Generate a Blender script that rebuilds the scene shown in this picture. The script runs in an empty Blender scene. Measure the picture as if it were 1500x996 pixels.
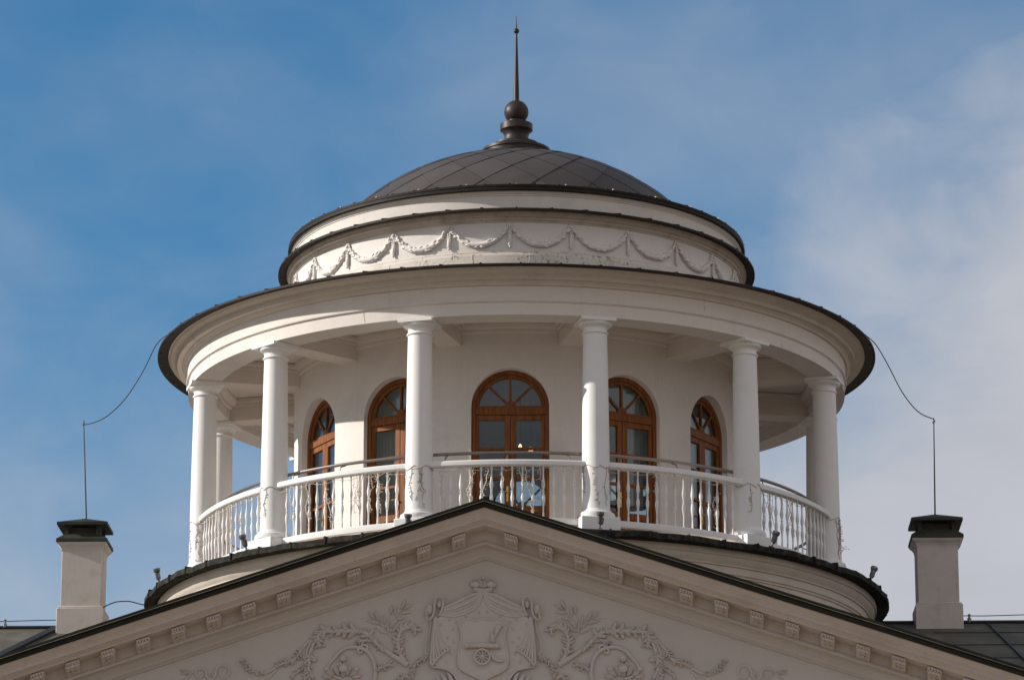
import bpy, bmesh, math, random
from mathutils import Vector, Matrix
random.seed(7)
PI = math.pi
R = math.radians
sc = bpy.context.scene
col = sc.collection

# ------------------------------------------------------------------ camera
PHI, YAW, PITCH, DIST, FPX = 0.0274532, 0.00113025, 0.2677062, 68.26488, 6000.0
cam_d = bpy.data.cameras.new('camera')
cam = bpy.data.objects.new('camera', cam_d)
col.objects.link(cam)
cam.location = (DIST * math.sin(PHI), -DIST * math.cos(PHI), 0.0)
cam.rotation_euler = (PI / 2 + PITCH, 0, PHI + YAW)
cam_d.sensor_width = 36.0
cam_d.lens = FPX * 36.0 / 1500.0
cam_d.clip_start = 0.5
cam_d.clip_end = 6000
sc.camera = cam

# ------------------------------------------------------------------ sun and sky
SUN_AZ, SUN_EL = 4.5, 25.0          # degrees in front of the facade plane, degrees up
a, e = R(SUN_AZ), R(SUN_EL)
to_sun = Vector((-math.cos(a) * math.cos(e), -math.sin(a) * math.cos(e), math.sin(e)))
sd = bpy.data.lights.new('sun', 'SUN')
sd.energy = 5.0
sd.angle = R(0.53)
sd.color = (1.0, 0.93, 0.84)
sun = bpy.data.objects.new('sun', sd)
col.objects.link(sun)
sun.location = (-40, -10, 50)
sun.rotation_euler = (-to_sun).to_track_quat('-Z', 'Y').to_euler()

world = bpy.data.worlds.new('World')
sc.world = world
world.use_nodes = True
nt = world.node_tree
nt.nodes.clear()
def N(t, kind, **kw):
    n = t.nodes.new(kind)
    for k, v in kw.items():
        if k == 'inp':
            for i, val in v.items():
                n.inputs[i].default_value = val
        else:
            setattr(n, k, v)
    return n
def L(t, a_, b_):
    t.links.new(a_, b_)
def M(t, op, x, y=None, z=None, clamp=False):
    n = N(t, 'ShaderNodeMath', operation=op, use_clamp=clamp)
    for i, v in enumerate((x, y, z)):
        if v is None: continue
        if isinstance(v, (int, float)): n.inputs[i].default_value = v
        else: L(t, v, n.inputs[i])
    return n.outputs[0]
def mix(t, fac, c1, c2, blend='MIX'):
    n = N(t, 'ShaderNodeMix', data_type='RGBA', blend_type=blend)
    for s, v in ((n.inputs['Factor'], fac), (n.inputs['A'], c1), (n.inputs['B'], c2)):
        if isinstance(v, (int, float)): s.default_value = v
        elif isinstance(v, tuple): s.default_value = v if len(v) == 4 else (*v, 1)
        else: L(t, v, s)
    return n.outputs['Result']
def sstep(t, v, lo, hi):
    n = N(t, 'ShaderNodeMapRange', interpolation_type='SMOOTHSTEP')
    L(t, v, n.inputs['Value'])
    n.inputs['From Min'].default_value = lo
    n.inputs['From Max'].default_value = hi
    return n.outputs['Result']
def vdot(t, v, w):
    n = N(t, 'ShaderNodeVectorMath', operation='DOT_PRODUCT')
    L(t, v, n.inputs[0]); n.inputs[1].default_value = w
    return n.outputs['Value']

sky = N(nt, 'ShaderNodeTexSky', sky_type='NISHITA', sun_disc=False, sun_elevation=R(SUN_EL),
        air_density=1.0, dust_density=0.4, ozone_density=2.2, altitude=150)
sky.sun_rotation = math.atan2(to_sun.x, to_sun.y)
tc = N(nt, 'ShaderNodeTexCoord')
d = tc.outputs['Generated']
mp = N(nt, 'ShaderNodeMapping'); L(nt, d, mp.inputs['Vector']); mp.inputs['Scale'].default_value = (1, 1, 1.5)
n1 = N(nt, 'ShaderNodeTexNoise', inp={'Scale': 9.0, 'Detail': 3.5, 'Roughness': 0.5}); L(nt, mp.outputs[0], n1.inputs['Vector'])
n2 = N(nt, 'ShaderNodeTexNoise', inp={'Scale': 26.0, 'Detail': 7.0, 'Roughness': 0.58, 'Distortion': .5}); L(nt, mp.outputs[0], n2.inputs['Vector'])
north = (0.0, 1.0, 0.0)
east = vdot(nt, d, (1.0, 0.0, 0.0))
up = vdot(nt, d, (0.0, 0.0, 1.0))
nn = M(nt, 'ADD', M(nt, 'MULTIPLY', M(nt, 'SUBTRACT', n1.outputs['Fac'], .5), .26),
       M(nt, 'MULTIPLY', M(nt, 'SUBTRACT', n2.outputs['Fac'], .5), .085))
# a bank of thin cloud standing in the east, low over the horizon
bank = M(nt, 'ADD', M(nt, 'SUBTRACT', M(nt, 'MULTIPLY', east, 1.25), M(nt, 'MULTIPLY', M(nt, 'SUBTRACT', up, .26), 1.6)), nn)
bank_f = M(nt, 'MULTIPLY', sstep(nt, bank, -0.06, 0.13), .97)
# thin veil over the whole northern sky
veil = M(nt, 'MULTIPLY', sstep(nt, M(nt, 'ADD', nn, M(nt, 'MULTIPLY', east, .35)), -.11, .13), .42)
# overcast added in the unseen southern sky to fill the shaded front with light
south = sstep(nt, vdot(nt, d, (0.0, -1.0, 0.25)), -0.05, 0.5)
lowhaze = M(nt, 'MULTIPLY', sstep(nt, M(nt, 'ADD', M(nt, 'MULTIPLY', up, -1.0), M(nt, 'MULTIPLY', nn, .6)), -.32, -.17), .70)
cf = M(nt, 'MAXIMUM', bank_f, veil)
cf = M(nt, 'MAXIMUM', cf, lowhaze)
skyc = mix(nt, 1.0, sky.outputs['Color'], (0.35, 0.84, 1.06), 'MULTIPLY')
cb = M(nt, 'ADD', M(nt, 'MULTIPLY', n1.outputs['Fac'], .55), M(nt, 'MULTIPLY', n2.outputs['Fac'], .45))
cloud = mix(nt, sstep(nt, cb, .32, .66), (4.5, 4.65, 5.15), (5.1, 5.2, 5.6))
allc = mix(nt, cf, skyc, cloud)
allc = mix(nt, M(nt, 'MULTIPLY', south, .62), allc, (5.5, 5.0, 4.75))   # added warm fill from the unseen southern sky
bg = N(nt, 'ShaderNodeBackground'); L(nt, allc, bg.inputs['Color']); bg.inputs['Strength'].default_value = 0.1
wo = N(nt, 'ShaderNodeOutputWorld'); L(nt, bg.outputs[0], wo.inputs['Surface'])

sc.view_settings.view_transform = 'Standard'
sc.view_settings.look = 'None'
sc.view_settings.gamma = 1
sc.view_settings.exposure = 0.10
sc.view_settings.use_curve_mapping = False
sc.render.engine = 'CYCLES'
sc.cycles.max_bounces = 8
sc.cycles.transparent_max_bounces = 16

# ------------------------------------------------------------------ materials
def new_mat(name):
    m = bpy.data.materials.new(name); m.use_nodes = True
    t = m.node_tree
    return m, t, t.nodes['Principled BSDF']
def plaster(name, c, rough=.85, stain=(.35, .31, .27), amount=.25, scale=1.2, bump=.25, streak=0.0, speck=0.0):
    m, t, b = new_mat(name)
    g = N(t, 'ShaderNodeNewGeometry')
    n = N(t, 'ShaderNodeTexNoise', inp={'Scale': scale, 'Detail': 6, 'Roughness': .62}); L(t, g.outputs['Position'], n.inputs['Vector'])
    f = N(t, 'ShaderNodeTexNoise', inp={'Scale': scale * 14, 'Detail': 3, 'Roughness': .6}); L(t, g.outputs['Position'], f.inputs['Vector'])
    fac = M(t, 'MULTIPLY', sstep(t, n.outputs['Fac'], .47, .75), amount)
    k = mix(t, fac, (*c, 1), (*stain, 1))
    k = mix(t, M(t, 'MULTIPLY', sstep(t, f.outputs['Fac'], .4, .8), amount * .35), k, (*stain, 1))
    if streak:
        mp_ = N(t, 'ShaderNodeMapping'); L(t, g.outputs['Position'], mp_.inputs['Vector']); mp_.inputs['Scale'].default_value = (9, 9, .7)
        s = N(t, 'ShaderNodeTexNoise', inp={'Scale': 1.0, 'Detail': 5, 'Roughness': .65}); L(t, mp_.outputs[0], s.inputs['Vector'])
        k = mix(t, M(t, 'MULTIPLY', sstep(t, s.outputs['Fac'], .52, .74), streak), k, (*stain, 1))
    if speck:
        s = N(t, 'ShaderNodeTexNoise', inp={'Scale': 16.0, 'Detail': 8, 'Roughness': .75}); L(t, g.outputs['Position'], s.inputs['Vector'])
        s2 = N(t, 'ShaderNodeTexNoise', inp={'Scale': .9, 'Detail': 2}); L(t, g.outputs['Position'], s2.inputs['Vector'])
        k = mix(t, M(t, 'MULTIPLY', M(t, 'MULTIPLY', sstep(t, s.outputs['Fac'], .55, .62), sstep(t, s2.outputs['Fac'], .42, .6)), speck), k, (.05, .045, .035, 1))
    L(t, k, b.inputs['Base Color'])
    b.inputs['Roughness'].default_value = rough
    b.inputs['Specular IOR Level'].default_value = .25
    if bump:
        bn = N(t, 'ShaderNodeBump', inp={'Strength': bump, 'Distance': .006})
        h = N(t, 'ShaderNodeTexNoise', inp={'Scale': 28, 'Detail': 5, 'Roughness': .6}); L(t, g.outputs['Position'], h.inputs['Vector'])
        L(t, h.outputs['Fac'], bn.inputs['Height']); L(t, bn.outputs[0], b.inputs['Normal'])
    return m
def metal(name, c, rough=.45, met=.3, c2=None, scale=2.5, amount=.6, tone=False, bump=.2, spec=.25):
    m, t, b = new_mat(name)
    g = N(t, 'ShaderNodeNewGeometry')
    n = N(t, 'ShaderNodeTexNoise', inp={'Scale': scale, 'Detail': 7, 'Roughness': .65}); L(t, g.outputs['Position'], n.inputs['Vector'])
    c2 = c2 or tuple(x * 1.6 for x in c)
    k = mix(t, M(t, 'MULTIPLY', sstep(t, n.outputs['Fac'], .4, .72), amount), (*c, 1), (*c2, 1))
    if tone:
        at = N(t, 'ShaderNodeAttribute', attribute_name='tone')
        k = mix(t, at.outputs['Fac'], k, tuple(x * 1.9 for x in c) + (1,))
    L(t, k, b.inputs['Base Color'])
    b.inputs['Metallic'].default_value = met
    b.inputs['Specular IOR Level'].default_value = spec
    rr = M(t, 'ADD', M(t, 'MULTIPLY', n.outputs['Fac'], .25), rough - .12)
    L(t, rr, b.inputs['Roughness'])
    if bump:
        bn = N(t, 'ShaderNodeBump', inp={'Strength': bump, 'Distance': .01})
        h = N(t, 'ShaderNodeTexNoise', inp={'Scale': 5, 'Detail': 3}); L(t, g.outputs['Position'], h.inputs['Vector'])
        L(t, h.outputs['Fac'], bn.inputs['Height']); L(t, bn.outputs[0], b.inputs['Normal'])
    return m
def wood(name, c, c2):
    m, t, b = new_mat(name)
    tcn = N(t, 'ShaderNodeTexCoord')
    mp_ = N(t, 'ShaderNodeMapping'); L(t, tcn.outputs['Object'], mp_.inputs['Vector']); mp_.inputs['Scale'].default_value = (26, 26, 1.6)
    n = N(t, 'ShaderNodeTexNoise', inp={'Scale': 1, 'Detail': 5, 'Roughness': .6}); L(t, mp_.outputs[0], n.inputs['Vector'])
    k = mix(t, sstep(t, n.outputs['Fac'], .3, .7), (*c, 1), (*c2, 1))
    L(t, k, b.inputs['Base Color']); b.inputs['Roughness'].default_value = .5; b.inputs['Specular IOR Level'].default_value = .2
    return m
def simple(name, c, rough=.5, met=0.0, emit=None, es=1.0):
    m, t, b = new_mat(name)
    g = N(t, 'ShaderNodeNewGeometry')
    n = N(t, 'ShaderNodeTexNoise', inp={'Scale': 6.0, 'Detail': 4}); L(t, g.outputs['Position'], n.inputs['Vector'])
    k = mix(t, M(t, 'MULTIPLY', n.outputs['Fac'], .3), (*c, 1), tuple(x * .7 for x in c) + (1,))
    L(t, k, b.inputs['Base Color'])
    b.inputs['Roughness'].default_value = rough; b.inputs['Metallic'].default_value = met
    if emit:
        b.inputs['Emission Color'].default_value = (*emit, 1); b.inputs['Emission Strength'].default_value = es
    return m
def glass_mat(name):
    m = bpy.data.materials.new(name); m.use_nodes = True; t = m.node_tree; t.nodes.clear()
    g = N(t, 'ShaderNodeNewGeometry')
    n = N(t, 'ShaderNodeTexNoise', inp={'Scale': 1.6, 'Detail': 2}); L(t, g.outputs['Position'], n.inputs['Vector'])
    bn = N(t, 'ShaderNodeBump', inp={'Strength': .25, 'Distance': .02}); L(t, n.outputs['Fac'], bn.inputs['Height'])
    tr = N(t, 'ShaderNodeBsdfTransparent', inp={'Color': (.80, .85, .86, 1)})
    gl = N(t, 'ShaderNodeBsdfGlossy', inp={'Color': (.9, .92, .93, 1), 'Roughness': .03}); L(t, bn.outputs[0], gl.inputs['Normal'])
    fr = N(t, 'ShaderNodeFresnel', inp={'IOR': 1.6}); 
    mx = N(t, 'ShaderNodeMixShader')
    L(t, M(t, 'ADD', M(t, 'MULTIPLY', fr.outputs[0], .9), .0, clamp=True), mx.inputs[0]); L(t, tr.outputs[0], mx.inputs[1]); L(t, gl.outputs[0], mx.inputs[2])
    o = N(t, 'ShaderNodeOutputMaterial'); L(t, mx.outputs[0], o.inputs['Surface'])
    return m

MAT = dict(
    wall=plaster('wall_plaster', (.72, .67, .635), streak=.10, amount=.22, scale=.9),
    cornice=plaster('cornice_plaster', (.64, .565, .50), streak=.16, amount=.32, scale=1.6, stain=(.36, .29, .22)),
    architrave=plaster('architrave_plaster', (.72, .665, .625), streak=.10, amount=.2, scale=1.1),
    ceil=plaster('ceiling_plaster', (.69, .62, .56), amount=.15),
    frieze=plaster('frieze_plaster', (.73, .69, .66), streak=.12, amount=.2, scale=1.4),
    skirting=plaster('stained_plaster', (.66, .61, .55), amount=.5, scale=2.5, speck=.85, stain=(.42, .35, .26)),
    mould=plaster('worn_moulding_plaster', (.56, .49, .43), amount=.6, scale=3.0, speck=.35, stain=(.27, .22, .18)),
    band=plaster('band_plaster', (.66, .62, .58), amount=.3, scale=2.0, streak=.15, stain=(.4, .37, .34)),
    column=plaster('column_paint', (.78, .77, .76), streak=.07, rough=.6, amount=.14, scale=2.0, bump=.12, stain=(.5, .47, .44)),
    rail=plaster('railing_paint', (.77, .76, .75), rough=.5, amount=.12, scale=5, bump=0, stain=(.45, .42, .4)),
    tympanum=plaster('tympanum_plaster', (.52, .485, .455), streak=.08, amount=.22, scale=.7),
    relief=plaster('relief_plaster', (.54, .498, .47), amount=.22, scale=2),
    rake=plaster('rake_plaster', (.57, .51, .465), streak=.18, amount=.32, scale=1.3, stain=(.33, .26, .21)),
    chimney=plaster('chimney_plaster', (.56, .51, .47), amount=.5, scale=3, streak=.3, stain=(.35, .31, .28)),
    dome=metal('dome_sheet_metal', (.066, .056, .051), rough=.6, met=.15, tone=True, scale=1.6, amount=.4),
    seam=metal('seam_metal', (.034, .030, .028), rough=.5, met=.3),
    dark=metal('eave_metal', (.018, .015, .013), rough=.6, met=.0, c2=(.04, .032, .026), scale=5, spec=.15),
    mossy=metal('mossy_eave_metal', (.014, .013, .011), rough=.8, met=0, c2=(.075, .07, .055), scale=9, amount=.7, bump=.6, spec=.1),
    finial=metal('finial_copper', (.042, .034, .032), rough=.45, met=.35, c2=(.07, .056, .05), scale=3, bump=0),
    roof=metal('green_roof_metal', (.10, .094, .074), rough=.7, met=.0, c2=(.19, .18, .145), scale=2, spec=.12),
    cap=metal('chimney_cap_metal', (.036, .037, .030), rough=.6, met=.05, c2=(.075, .076, .06), scale=3, spec=.15),
    bead=metal('bead_metal', (.12, .115, .08), rough=.5, met=.2, c2=(.2, .19, .13), scale=3),
    gutter=metal('rake_edge_metal', (.008, .008, .006), rough=.5, met=.0, c2=(.02, .021, .015), scale=3, spec=.2),
    clip=simple('copper_clip', (.16, .085, .055), .5, .5),
    wood=wood('varnished_wood', (.14, .046, .011), (.27, .095, .024)),
    glass=glass_mat('window_glass'),
    brass=simple('brass', (.75, .5, .15), .3, .9),
    steel=simple('steel_rail', (.30, .265, .25), .3, .85),
    lamp=simple('lamp_metal', (.20, .20, .21), .35, .6),
    lens=simple('lamp_lens', (.25, .27, .3), .1, 0),
    wire=simple('dark_wire', (.045, .04, .045), .6),
    fairy=simple('pale_cable', (.62, .56, .47), .6),
    fairydark=simple('brown_cable', (.36, .29, .24), .6),
    curtain=simple('sheer_curtain', (.55, .53, .50), .9),
    inner=plaster('interior_plaster', (.50, .48, .46), amount=.1, bump=0),
    warm=simple('lit_lamp_shade', (.9, .6, .4), .5, 0, (1, .62, .38), 2.2),
)
m, t, b = new_mat('courtyard_paving')
g_ = N(t, 'ShaderNodeNewGeometry'); n_ = N(t, 'ShaderNodeTexNoise', inp={'Scale': .15, 'Detail': 8}); L(t, g_.outputs['Position'], n_.inputs['Vector'])
L(t, mix(t, n_.outputs['Fac'], (.30, .235, .17), (.20, .16, .11)), b.inputs['Base Color']); b.inputs['Roughness'].default_value = .9
MAT['ground'] = m

# ------------------------------------------------------------------ mesh helpers
class MB:
    def __init__(s): s.v = []; s.f = []
    def add(s, vs, fs):
        k = len(s.v); s.v += [tuple(p) for p in vs]; s.f += [tuple(i + k for i in f) for f in fs]
    def box(s, x0, x1, y0, y1, z0, z1, mtx=None):
        vs = [Vector(p) for p in ((x0, y0, z0), (x1, y0, z0), (x1, y1, z0), (x0, y1, z0), (x0, y0, z1), (x1, y0, z1), (x1, y1, z1), (x0, y1, z1))]
        if mtx: vs = [mtx @ p for p in vs]
        s.add(vs, [(0, 3, 2, 1), (4, 5, 6, 7), (0, 1, 5, 4), (1, 2, 6, 5), (2, 3, 7, 6), (3, 0, 4, 7)])
    def lathe(s, prof, seg=192, a0=None, a1=None, closed=False, c=(0, 0), capends=True, cz=0):
        """prof: list of (r, z).  angle 0 faces -y.  closed joins last profile point to first."""
        full = a0 is None
        if full: a0, a1 = 0, 2 * PI
        cnt = seg if full else seg + 1
        n = len(prof); vs = []
        for i in range(cnt):
            th = a0 + (a1 - a0) * i / seg
            for r, z in prof: vs.append((c[0] + r * math.sin(th), c[1] - r * math.cos(th), z + cz))
        fs = []
        m_ = n if closed else n - 1
        for i in range(seg):
            i2 = (i + 1) % cnt
            for j in range(m_):
                j2 = (j + 1) % n
                fs.append((i * n + j, i2 * n + j, i2 * n + j2, i * n + j2))
        if not full and closed and capends:
            fs.append(tuple(range(n))[::-1]); fs.append(tuple((cnt - 1) * n + j for j in range(n)))
        s.add(vs, fs)
    def tube(s, pts, r, seg=8, cap=True, flat=None):
        """flat: (normal vector, factor) squashes the section along that direction"""
        pts = [Vector(p) for p in pts]; n = len(pts)
        rs = r if isinstance(r, (list, tuple)) else [r] * n
        vs = []; up = None
        for i in range(n):
            tg = (pts[min(i + 1, n - 1)] - pts[max(i - 1, 0)])
            if tg.length < 1e-9: tg = Vector((0, 0, 1))
            tg.normalize()
            if flat: ax = Vector(flat[0]).cross(tg)
            elif up is None: ax = tg.cross(Vector((0, 0, 1)) if abs(tg.z) < .9 else Vector((1, 0, 0)))
            else: ax = up - tg * up.dot(tg)
            if ax.length < 1e-6: ax = tg.orthogonal()
            ax.normalize(); up = ax; bx = tg.cross(ax)
            k2 = flat[1] if flat else 1
            for j in range(seg):
                q = 2 * PI * j / seg
                vs.append(pts[i] + ax * (math.cos(q) * rs[i]) + bx * (math.sin(q) * rs[i] * k2))
        fs = [(i * seg + j, i * seg + (j + 1) % seg, (i + 1) * seg + (j + 1) % seg, (i + 1) * seg + j) for i in range(n - 1) for j in range(seg)]
        if cap: fs += [tuple(range(seg))[::-1], tuple((n - 1) * seg + j for j in range(seg))]
        s.add(vs, fs)
    def ball(s, c, r, seg=10, ring=6, mtx=None):
        c = Vector(c); rx, ry, rz = r if isinstance(r, (tuple, list)) else (r, r, r)
        vs = [(0, 0, rz)]
        for i in range(1, ring):
            p = PI * i / ring
            for j in range(seg):
                q = 2 * PI * j / seg
                vs.append((rx * math.sin(p) * math.cos(q), ry * math.sin(p) * math.sin(q), rz * math.cos(p)))
        vs.append((0, 0, -rz))
        fs = [(0, 1 + j, 1 + (j + 1) % seg) for j in range(seg)]
        for i in range(ring - 2):
            fs += [(1 + i * seg + j, 1 + (i + 1) * seg + j, 1 + (i + 1) * seg + (j + 1) % seg, 1 + i * seg + (j + 1) % seg) for j in range(seg)]
        k = len(vs) - 1
        fs += [(k, 1 + (ring - 2) * seg + (j + 1) % seg, 1 + (ring - 2) * seg + j) for j in range(seg)]
        out = []
        for p in vs:
            p = Vector(p)
            if mtx: p = mtx @ p
            out.append(p + c)
        s.add(out, fs)
    def prism(s, poly, y0, y1):
        """poly in (x, z), extruded along y"""
        n = len(poly)
        vs = [(x, y0, z) for x, z in poly] + [(x, y1, z) for x, z in poly]
        s.add(vs, [tuple(range(n)), tuple(range(n, 2 * n))[::-1]] + [(i, i + n, (i + 1) % n + n, (i + 1) % n) for i in range(n)])
    def build(s, name, mat, parent=None, loc=(0, 0, 0), rotz=0, sharp=32, bevel=0, label=None, world_verts=False):
        me = bpy.data.meshes.new(name)
        off = Vector((0, 0, 0))
        if world_verts and parent is not None: off = wloc(parent)
        me.from_pydata([tuple(Vector(p) - off) for p in s.v], [], s.f)
        bm = bmesh.new(); bm.from_mesh(me)
        bmesh.ops.recalc_face_normals(bm, faces=bm.faces); bm.to_mesh(me); bm.free()
        me.materials.append(MAT[mat])
        me.polygons.foreach_set('use_smooth', [True] * len(me.polygons))
        me.set_sharp_from_angle(angle=R(sharp))
        o = bpy.data.objects.new(name, me); col.objects.link(o)
        o.location = loc; o.rotation_euler = (0, 0, rotz)
        if parent is not None: o.parent = parent
        if bevel:
            bv = o.modifiers.new('bevel', 'BEVEL'); bv.width = bevel; bv.segments = 2; bv.limit_method = 'ANGLE'; bv.angle_limit = R(40)
        if label: o['label'] = label
        return o
def wloc(o):
    p = Vector(o.location)
    while o.parent is not None:
        o = o.parent; p = p + Vector(o.location)
    return p
def thing(name, loc, label, cat, rotz=0, group=None):
    o = bpy.data.objects.new(name, None); col.objects.link(o)
    o.empty_display_size = .2
    o.location = loc; o.rotation_euler = (0, 0, rotz)
    o['label'] = label; o['category'] = cat
    if group: o['group'] = group
    return o
def copy_tree(o, parent=None):
    c = o.copy(); col.objects.link(c)
    if parent is not None: c.parent = parent
    for ch in [x for x in bpy.data.objects if x.parent == o]: copy_tree(ch, c)
    return c
def pol(r, deg, z): return Vector((r * math.sin(R(deg)), -r * math.cos(R(deg)), z))

# ------------------------------------------------------------------ ground
ZG = -1.7
mb = MB(); mb.add([(-3000, -3000, ZG), (3000, -3000, ZG), (3000, 3000, ZG), (-3000, 3000, ZG)], [(0, 1, 2, 3)])
gr = mb.build('ground', 'ground'); gr['kind'] = 'structure'

# ================================================================== ROTUNDA
ZF = 14.12
rot = thing('rotunda', (0, 0, ZF), 'round white belvedere with columns, garland frieze, dark dome and spire on the roof', 'rotunda')
def W(mb_, name, mat, parent=rot, **kw): return mb_.build(name, mat, parent, world_verts=True, **kw)

# base drum with cornice under the terrace edge
mb = MB(); mb.lathe([(5.90, 9.5), (5.90, 13.24), (5.915, 13.245), (5.915, 13.27), (5.905, 13.275), (5.905, 13.50), (5.93, 13.51), (5.93, 13.535), (5.955, 13.55), (5.955, 13.66), (5.985, 13.67), (5.985, 13.69),
          (6.01, 13.72), (6.045, 13.76), (6.055, 13.80), (6.08, 13.81), (6.09, 13.86), (6.09, 13.90)], 240)
W(mb, 'base_drum', 'cornice')
# terrace floor and its sloping metal edge
mb = MB(); mb.lathe([(0, 14.10), (5.74, 14.10), (5.74, 14.02)], 160)
W(mb, 'terrace_floor', 'skirting')
mb = MB(); random.seed(3)
seg = 240
prof = [(5.70, 14.115), (6.0, 14.06), (6.27, 14.0), (6.285, 13.985), (6.29, 13.90), (6.26, 13.885), (6.10, 13.90)]
vs = []
for i in range(seg):
    th = 2 * PI * i / seg
    k = .009 * math.sin(th * 17 + 1) + .006 * math.sin(th * 41) + random.uniform(-.008, .008)
    for j, (r, z) in enumerate(prof):
        w_ = 1 if 2 <= j <= 5 else 0
        vs.append(((r + k * w_) * math.sin(th), -(r + k * w_) * math.cos(th), z + (k * .9 if w_ else 0)))
n = len(prof)
mb.add(vs, [(i * n + j, ((i + 1) % seg) * n + j, ((i + 1) % seg) * n + j + 1, i * n + j + 1) for i in range(seg) for j in range(n - 1)])
for i in range(60):                                      # standing seams of the terrace edge
    th = i * 6 + 3
    m_ = Matrix.Rotation(R(th), 4, 'Z')
    mb.box(-.010, .010, -6.295, -5.78, 13.99, 14.018 + .01 * math.sin(i * 2.3), m_)
    mb.box(-.016, .016, -6.30, -6.27, 13.905, 14.008, m_)
W(mb, 'terrace_edge', 'mossy', sharp=50)

# inner wall with twelve arched openings
HW, RO, RI, ZS, ZT = .635, 3.82, 3.51, 16.57, 18.05
bo = math.asin(HW / RO)
mb = MB()
xs = [HW * math.sin(PI / 2 * t_ / 10) for t_ in range(-10, 11)]
for k in range(12):
    m_ = Matrix.Rotation(R(30 * k), 4, 'Z')
    def P(x, y, z): return tuple(m_ @ Vector((x, y, z)))
    arch = lambda x: ZS + math.sqrt(max(0, HW * HW - x * x))
    yo = lambda x: -math.sqrt(RO * RO - x * x); yi = lambda x: -math.sqrt(RI * RI - x * x)
    for i in range(20):
        xa, xb = xs[i], xs[i + 1]
        mb.add([P(xa, yo(xa), arch(xa)), P(xb, yo(xb), arch(xb)), P(xb, yo(xb), ZT), P(xa, yo(xa), ZT)], [(0, 1, 2, 3)])
        mb.add([P(xa, yi(xa), arch(xa)), P(xb, yi(xb), arch(xb)), P(xb, yi(xb), ZT), P(xa, yi(xa), ZT)], [(3, 2, 1, 0)])
        mb.add([P(xa, yo(xa), arch(xa)), P(xa, yi(xa), arch(xa)), P(xb, yi(xb), arch(xb)), P(xb, yo(xb), arch(xb))], [(0, 1, 2, 3)])
    for s in (-1, 1):
        x = s * HW
        mb.add([P(x, yo(x), 14.08), P(x, yi(x), 14.08), P(x, yi(x), ZS), P(x, yo(x), ZS)], [(0, 1, 2, 3)])
        b2 = math.asin(HW / RI); steps = 6
        for i in range(steps):
            t0, t1 = i / steps, (i + 1) / steps
            o0, o1 = s * (bo + (PI / 12 - bo) * t0), s * (bo + (PI / 12 - bo) * t1)
            i0, i1 = s * (b2 + (PI / 12 - b2) * t0), s * (b2 + (PI / 12 - b2) * t1)
            for rr, p0, p1 in ((RO, o0, o1), (RI, i0, i1)):
                mb.add([P(rr * math.sin(p0), -rr * math.cos(p0), 14.08), P(rr * math.sin(p1), -rr * math.cos(p1), 14.08),
                        P(rr * math.sin(p1), -rr * math.cos(p1), ZT), P(rr * math.sin(p0), -rr * math.cos(p0), ZT)], [(0, 1, 2, 3)])
me = W(mb, 'wall', 'wall', sharp=25)
# weld so the shading is smooth and normals agree
bm = bmesh.new(); bm.from_mesh(me.data); bmesh.ops.remove_doubles(bm, verts=bm.verts, dist=.0004); bmesh.ops.recalc_face_normals(bm, faces=bm.faces); bm.to_mesh(me.data); bm.free()
me.data.polygons.foreach_set('use_smooth', [True] * len(me.data.polygons)); me.data.set_sharp_from_angle(angle=R(25))
# room inside
mb = MB(); mb.lathe([(0, 17.72), (3.508, 17.72)], 96)
W(mb, 'room_ceiling', 'inner')

# gallery ceiling, beams and mouldings
mb = MB(); mb.lathe([(3.822, 17.98), (5.168, 17.98)], 192)
mb.lathe([(3.822, 17.79), (3.86, 17.805), (3.87, 17.86), (3.91, 17.865), (3.95, 17.93), (3.95, 17.979)], 192)
mb.lathe([(5.168, 17.80), (5.13, 17.81), (5.12, 17.86), (5.06, 17.87), (5.02, 17.93), (5.02, 17.979)], 192)
W(mb, 'gallery_ceiling', 'ceil')
mb = MB(); mb.box(-.20, .20, -5.166, -3.80, 17.603, 17.976)
for s in (-1, 1):
    mb.box(min(s * .202, s * .25), max(s * .202, s * .25), -5.166, -3.83, 17.84, 17.974)
    mb.box(min(s * .252, s * .32), max(s * .252, s * .32), -5.166, -3.85, 17.90, 17.972)
beam = mb.build('ceiling_beam', 'ceil', rot, loc=(0, 0, -ZF), rotz=R(-165), bevel=.006)
for k in range(1, 12):
    b_ = beam.copy(); col.objects.link(b_); b_.rotation_euler = (0, 0, R(-165 + 30 * k))

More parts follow.
